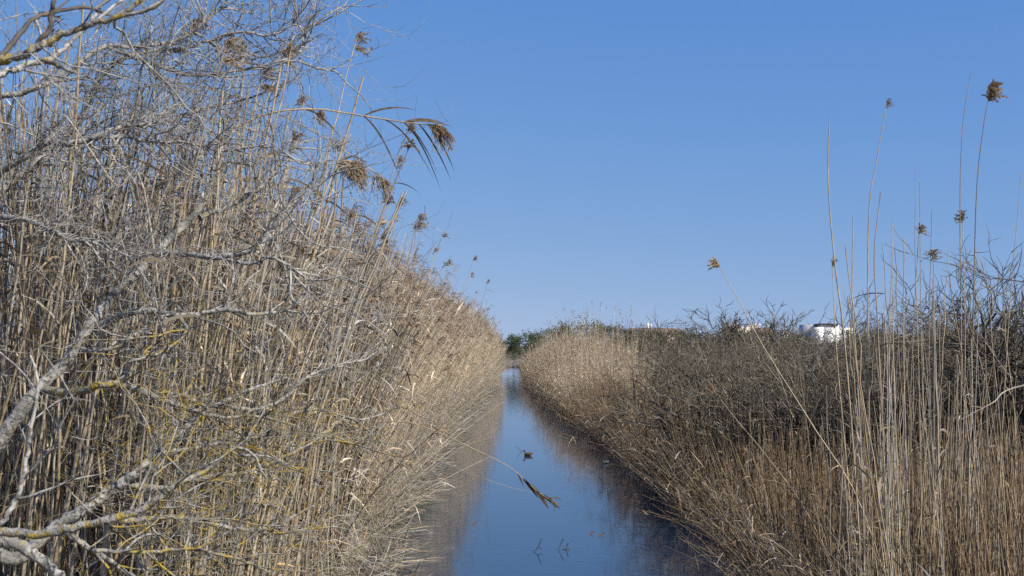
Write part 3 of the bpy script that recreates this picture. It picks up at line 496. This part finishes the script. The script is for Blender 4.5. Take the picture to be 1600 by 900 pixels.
bare_tree('feathery bare sapling standing where the pines give way to shrubs', 990, 488, 70, n=9, spread=0.5, trunk=False)
bare_tree('pale twiggy bare tree standing between the saplings on the skyline', 1030, 490, 68, n=9, spread=0.6, trunk=False)
bare_tree('low bare tree sticking out of the thicket by the second house', 1178, 484, 64, n=8, spread=0.6, trunk=False)
bare_tree('dark gnarled bush with thick twisted limbs under the slanting golden plume', 1180, 548, 21, n=20, spread=1.5, wob=0.28, r=0.085)
bare_tree('dark tangled bush behind the fuzzy reddish plume', 1085, 540, 24, n=20, spread=1.4, wob=0.28, r=0.08)
bare_tree('low dark forked bush where the thicket meets the pale far reeds', 1000, 536, 31, n=18, spread=1.3, wob=0.26, r=0.08)
bare_tree('black branched bush showing between the first tall reeds', 1290, 545, 20, n=20, spread=1.4, wob=0.28, r=0.085)
bare_tree('broad dark bush half hidden by the cluster of tall reeds', 1400, 520, 20, n=20, spread=1.4, wob=0.28, r=0.085)
bare_tree('spreading bare tree just behind the slanting reeds', 1370, 470, 30, n=9, spread=0.9)

# ------------------------------------------------------------ evergreens far behind
def evergreen(h, w_, label, group, tint, name='evergreen_tree', clumps=34, per=110, flat=0.62):
    root = thing(name, label, 'tree', (0, 0, 0), group)
    G = Geo(); TC, TR = grow(np.zeros((1, 3)), np.array([[0.05, 0, 1.]]), np.array([h * 0.6]), np.array([0.16]), 6, 0.08, 0.1, 0.5); G.tubes(TC, TR, 7)
    C, R = grow(np.repeat(TC[:, 2], 7, 0), nrm(rng.standard_normal((7, 3)) * np.array([1, 1, 0.2]) + UP * 0.7), np.full(7, w_ * 0.4), np.full(7, 0.06), 5, 0.15, 0.05); G.tubes(C, R, 5)
    kid(root, G.obj('trunk', M_DARKWOOD, root, smooth=True))
    c = nrm(rng.standard_normal((clumps, 3))) * rng.uniform(0.45, 1, (clumps, 1)) ** 0.6 * np.array([w_ / 2, w_ / 2, h * flat / 2]) + np.array([0, 0, h * (1 - flat / 2) - 0.15])
    i = np.repeat(np.arange(clumps), per); s = rng.uniform(0.35, 0.8, clumps) * h * 0.16; p = c[i] + rng.standard_normal((len(i), 3)) * s[i][:, None] * np.array([1, 1, 0.7]); p[:, 2] = np.maximum(p[:, 2], 0.1)
    d = nrm(rng.standard_normal(p.shape)); l = rng.uniform(0.12, 0.26, len(i)) * (h / 5) ** 0.5; Cb = p[:, None] + d[:, None] * l[:, None, None] * np.array([0, 0.5, 1])[None, :, None]
    G = Geo(); G.blades(Cb, np.array([0.05, 0.12, 0.03]), nrm(np.cross(d, rng.standard_normal(d.shape))), np.array(tint) * (1 + 0.25 * rng.standard_normal((clumps, 1)))[i] * rng.uniform(0.7, 1.3, (len(i), 1)))
    kid(root, G.obj('crown', M_LEAFY, root)); return root
def put(o, px, top, d, hgt, rz=None):
    x = (px - 800) / F * d; s = (H + (540 - top) / F * d - 0.5) / hgt; o.location = (x, d, 0.47); o.scale = (s, s, s); o.rotation_euler = (0, 0, random.uniform(0, 6) if rz is None else rz)
E1 = [evergreen(5.5, 7.5, 'x', None, (0.055, 0.07, 0.022)) for _ in range(3)]
for q, (px, top, d, lab) in enumerate([(912, 499, 150, 'broad domed pine behind the pale plumed reeds'), (862, 512, 152, 'smaller pine mound between the canal end and the domed pine'), (824, 519, 140, 'dark evergreen standing where the canal vanishes'), (780, 521, 142, 'green tree peeping out behind the end of the tall reeds'), (962, 507, 156, 'pine beside the domed one, next to the first sapling'), (802, 545, 150, 'low dark bush closing the far end of the canal'), (740, 530, 175, 'green tree hidden mostly by the tall reed bank')]):
    o = E1[q] if q < 3 else copy_thing(E1[q % 3]); put(o, px, top, d, 5.5); tag(o, lab)
E2 = [evergreen(4.2, 5.5, 'olive green bush in the dark hedge line below the distant houses', 'evergreen bushes of the hedge line', (0.06, 0.065, 0.028), 'evergreen_bush', 26, 100, 0.85) for _ in range(3)]
for q in range(34):
    o = E2[q] if q < 3 else copy_thing(E2[q % 3]); px = 985 + q * 20 + random.uniform(-8, 8); put(o, px, random.uniform(510, 520) if px < 1080 else random.uniform(513, 527) if not 1150 < px < 1225 and not 1255 < px < 1345 else random.uniform(527, 534), random.uniform(95, 165), 4.2)

# ------------------------------------------------------------ houses
M_WHITE = mat('white_render', col=(0.78, 0.77, 0.74), noise=0.06, nscale=1); M_CREAM = mat('cream_render', col=(0.62, 0.54, 0.43), noise=0.1, nscale=1)
M_TILE = mat('clay_tiles', col=(0.22, 0.155, 0.115), noise=0.3, nscale=2); M_SLAB = mat('dark_slab', col=(0.08, 0.08, 0.09)); M_PANE = mat('dark_pane', col=(0.05, 0.06, 0.08), rough=0.15); M_GREYR = mat('grey_render', col=(0.42, 0.43, 0.45), noise=0.08, nscale=1)
def hb(root, name, m, px0, px1, top, bot, d, depth, proud=0.0):
    G = Geo(); a, b_ = P(px0, top, d), P(px1, bot, d); G.box(a[0], b_[0], d - proud, d + depth, b_[2], a[2]); return G.obj(name, m, root, np.array(root.location))
def gable(root, px0, px1, ridge, eave, d, depth, over=0.5):
    a, b_ = P(px0, ridge, d), P(px1, eave, d); x0, x1, z1, z0 = a[0] - over, b_[0] + over, a[2], b_[2]; y0, y1 = d - over, d + depth + over; ym = (y0 + y1) / 2; hx = min(2.2, (x1 - x0) * 0.25)
    G = Geo(); G.add([(x0, y0, z0), (x1, y0, z0), (x1, y1, z0), (x0, y1, z0), (x0 + hx, ym, z1), (x1 - hx, ym, z1)], [(0, 1, 5, 4), (2, 3, 4, 5), (0, 3, 2, 1)], [(1, 2, 5), (3, 0, 4)])
    return G.obj('roof', M_TILE, root, np.array(root.location))
def house(label, px, d): x = (px - 800) / F * d; return thing('house', label, 'house', (x, d, 0.5))
D = 300
h = house('white flat-roofed modern house with dark roof slab behind the forked tree', 1300, D)
hb(h, 'wall', M_WHITE, 1287, 1311, 507, 555, D, 8); hb(h, 'roof', M_SLAB, 1283, 1312, 505.4, 506.9, D - 0.6, 9); hb(h, 'wing', M_WHITE, 1311.2, 1333, 512, 555, D + 1, 6); hb(h, 'wing', M_WHITE, 1274, 1287, 511, 555, D - 5, 4.5); hb(h, 'wing', M_GREYR, 1256, 1282, 507, 555, D + 6, 5)
for a in (1315, 1322): q = hb(h, 'window', M_PANE, a, a + 4, 516, 524, D + 0.97, 0.02); 
hb(h, 'window', M_PANE, 1303, 1305, 510, 513, D - 0.03, 0.02)
D = 270
h = house('cream house with clay tiled roof beside the slanting reed', 1195, D)
hb(h, 'wall', M_CREAM, 1181, 1212, 522, 555, D, 8); gable(h, 1180, 1214, 511, 522, D, 8)
for a in (1186, 1195, 1203): hb(h, 'window', M_PANE, a, a + 4, 526, 533, D - 0.03, 0.02)
h = house('pale terrace house with columned parapet beyond the thicket', 1160, D + 25)
hb(h, 'wall', M_CREAM, 1136, 1188, 510.5, 555, D + 25, 8); hb(h, 'parapet', M_WHITE, 1138, 1155, 504, 505.5, D + 25, 7.8); hb(h, 'parapet', M_WHITE, 1170, 1188, 506, 507.2, D + 25, 7.8)
for a in (1139, 1143, 1147, 1151, 1154): hb(h, 'column', M_WHITE, a, a + 1.2, 505.5, 510.5, D + 25, 0.3)
for a in (1171, 1175, 1179, 1183, 1186.5): hb(h, 'column', M_CREAM, a, a + 1.6, 507.2, 510.5, D + 25, 0.3)
h = house('long low house with brown tiled roof behind the saplings', 1025, 260)
hb(h, 'wall', M_CREAM, 980, 1066, 519, 555, 260, 9); gable(h, 976, 1070, 512, 519, 260, 9)
for a in (1034, 1041, 1049): hb(h, 'window', M_PANE, a, a + 4, 520.5, 526, 259.97, 0.02)
hb(h, 'chimney', M_WHITE, 1011, 1014, 505, 514, 263, 0.8); hb(h, 'chimney', M_WHITE, 1016, 1018, 506, 514, 263, 0.8)
h = house('small white house half hidden by the hedge between two larger ones', 1228, 290)
hb(h, 'wall', M_WHITE, 1224, 1233, 516, 555, 290, 5); hb(h, 'roof', M_SLAB, 1223.4, 1233.6, 515, 516, 289.8, 5.4); hb(h, 'window', M_PANE, 1227, 1229.5, 518.5, 522, 289.97, 0.02)
h = house('small cream house glimpsed through the tall reeds', 1492, 280)
hb(h, 'wall', M_CREAM, 1480, 1505, 523, 555, 280, 6); gable(h, 1479, 1506, 516, 523, 280, 6); hb(h, 'window', M_PANE, 1488, 1492, 526, 532, 279.97, 0.02)

# ------------------------------------------------------------ ducks and floating bits
def duck(label, px, py, facing, body_c, head_c, s=1.0):
    d = H * F / (py - 540); x = (px - 800) / F * d; root = thing('duck', label, 'duck', (x, d, 0.0)); 
    def lathe(pts, m, name, par, S=14):      # rings along x: (x, z centre, half width, half height)
        G = Geo(); p = np.array(pts); a = np.arange(S) * 2 * math.pi / S; v = np.stack([np.repeat(p[:, :1], S, 1), p[:, 2:3] * np.cos(a), p[:, 1:2] + p[:, 3:4] * np.sin(a)], -1)
        k = np.arange(len(p) - 1)[:, None] * S; j = np.arange(S)[None]; j2 = (j + 1) % S; G.add(v * s, np.stack([k + j, k + j2, k + S + j2, k + S + j], -1).reshape(-1, 4)); return G.obj(name, m, par, smooth=True)
    mb = mat('duck_body', col=body_c, noise=0.45, nscale=40); mh = mat('duck_head', col=head_c, noise=0.3, nscale=40); mbill = mat('duck_bill', col=(0.20, 0.16, 0.06), rough=0.4)
    body = lathe([(-0.20, 0.105, 0.004, 0.004), (-0.17, 0.095, 0.03, 0.016), (-0.12, 0.07, 0.065, 0.045), (-0.04, 0.05, 0.085, 0.072), (0.05, 0.045, 0.08, 0.072), (0.11, 0.05, 0.055, 0.06), (0.135, 0.075, 0.035, 0.05), (0.14, 0.12, 0.026, 0.03), (0.145, 0.15, 0.024, 0.02), (0.147, 0.165, 0.004, 0.004)], mb, 'body', root)
    hd = lathe([(0.105, 0.175, 0.004, 0.004), (0.115, 0.172, 0.026, 0.027), (0.14, 0.172, 0.033, 0.036), (0.165, 0.168, 0.026, 0.027), (0.18, 0.162, 0.014, 0.015), (0.185, 0.160, 0.003, 0.003)], mh, 'head', root)
    lathe([(0.178, 0.160, 0.013, 0.012), (0.20, 0.156, 0.014, 0.007), (0.225, 0.153, 0.013, 0.004), (0.23, 0.153, 0.003, 0.002)], mbill, 'bill', root)
    root.rotation_euler = (0, 0, facing)
duck('brown duck swimming in mid canal', 825, 712, math.radians(165), (0.10, 0.06, 0.03), (0.045, 0.035, 0.025), 0.75)
duck('small grey duck floating close under the brown reeds', 946, 724, math.radians(200), (0.17, 0.17, 0.165), (0.06, 0.06, 0.06), 0.6)
M_TWIGD = mat('wet_twig', col=(0.06, 0.05, 0.04)); M_LEAFF = mat('floating_leaf', col=(0.14, 0.07, 0.04))
def floater(label, px, py, strokes):
    d = H * F / (py - 540); x = (px - 800) / F * d; root = thing('floating_twig', label, 'twig', (x, d, 0))
    for st in strokes:
        w3 = np.array([[(a) * d / F, random.uniform(-0.05, 0.05), c * d / F, 0.006] for a, c in st]); S_ = smooth_path(w3, 8); G = Geo(); G.tubes(S_[:, :3], S_[:, 3], 5); G.obj('twig', M_TWIGD, root)
floater('forked dead twig poking out of the water in the foreground', 838, 862, [[(-6, -1), (2, 6), (8, 20)], [(2, 6), (9, 4)]])
floater('small clump of dark twig tips poking out of the foreground water', 880, 859, [[(-8, -1), (-4, 8), (0, 17)], [(4, -1), (6, 6), (8, 10)], [(-2, 0), (10, 2)]])
floater('thin dark twig sticking out of the water near the swimming duck', 812, 706, [[(4, -1), (0, 3), (-5, 8)]])
for (px, py, lab) in [(741, 820, 'reddish brown dead leaf on the water nearest the tangled bank'), (925, 835, 'small dark leaf floating near the brown reeds'), (940, 838, 'second small dark leaf beside the one near the brown reeds')]:
    d = H * F / (py - 540); x = (px - 800) / F * d; G = Geo(); s = np.linspace(0, 1, 6); C = np.stack([0.12 * (s - 0.5), 0.05 * s, 0.008 + 0.05 * s ** 2], 1)
    G.blades(C[None], np.array([0.01, 0.05, 0.07, 0.06, 0.035, 0.004]), np.array([[0.2, 0.9, 0.35]])); o = G.obj('floating_leaf', M_LEAFF); o.location = (x, d, 0.0); tag(o, lab, 'leaf')

G = Geo(); N = 420; y = 11 + 70 * rng.random(N) ** 1.5; u = rng.random(N); sd = rng.random(N) < 0.5; e = 1.1 * rng.random(N) ** 2.2
x = np.where(sd, XL(y) + e, XR(y) - e); a = rng.uniform(0, 3.14, N); L = rng.uniform(0.05, 0.5, N) * (0.3 + 0.7 * (e < 0.4)); d = np.stack([np.cos(a), np.sin(a), 0 * a], 1)
p = np.stack([x, y, np.full(N, 0.006)], 1); C = p[:, None] + d[:, None] * L[:, None, None] * np.linspace(-0.5, 0.5, 3)[None, :, None]
G.blades(C, np.array([0.6, 1, 0.3]) * 0.018, np.cross(d, UP), palette(N, [(0.30, 0.23, 0.14), (0.14, 0.10, 0.06), (0.38, 0.33, 0.25)], [3, 3, 2]))
tag(G.obj('floating_debris', M_REED), 'scattered broken reed bits floating along the edges of the canal', 'debris', kind='stuff')
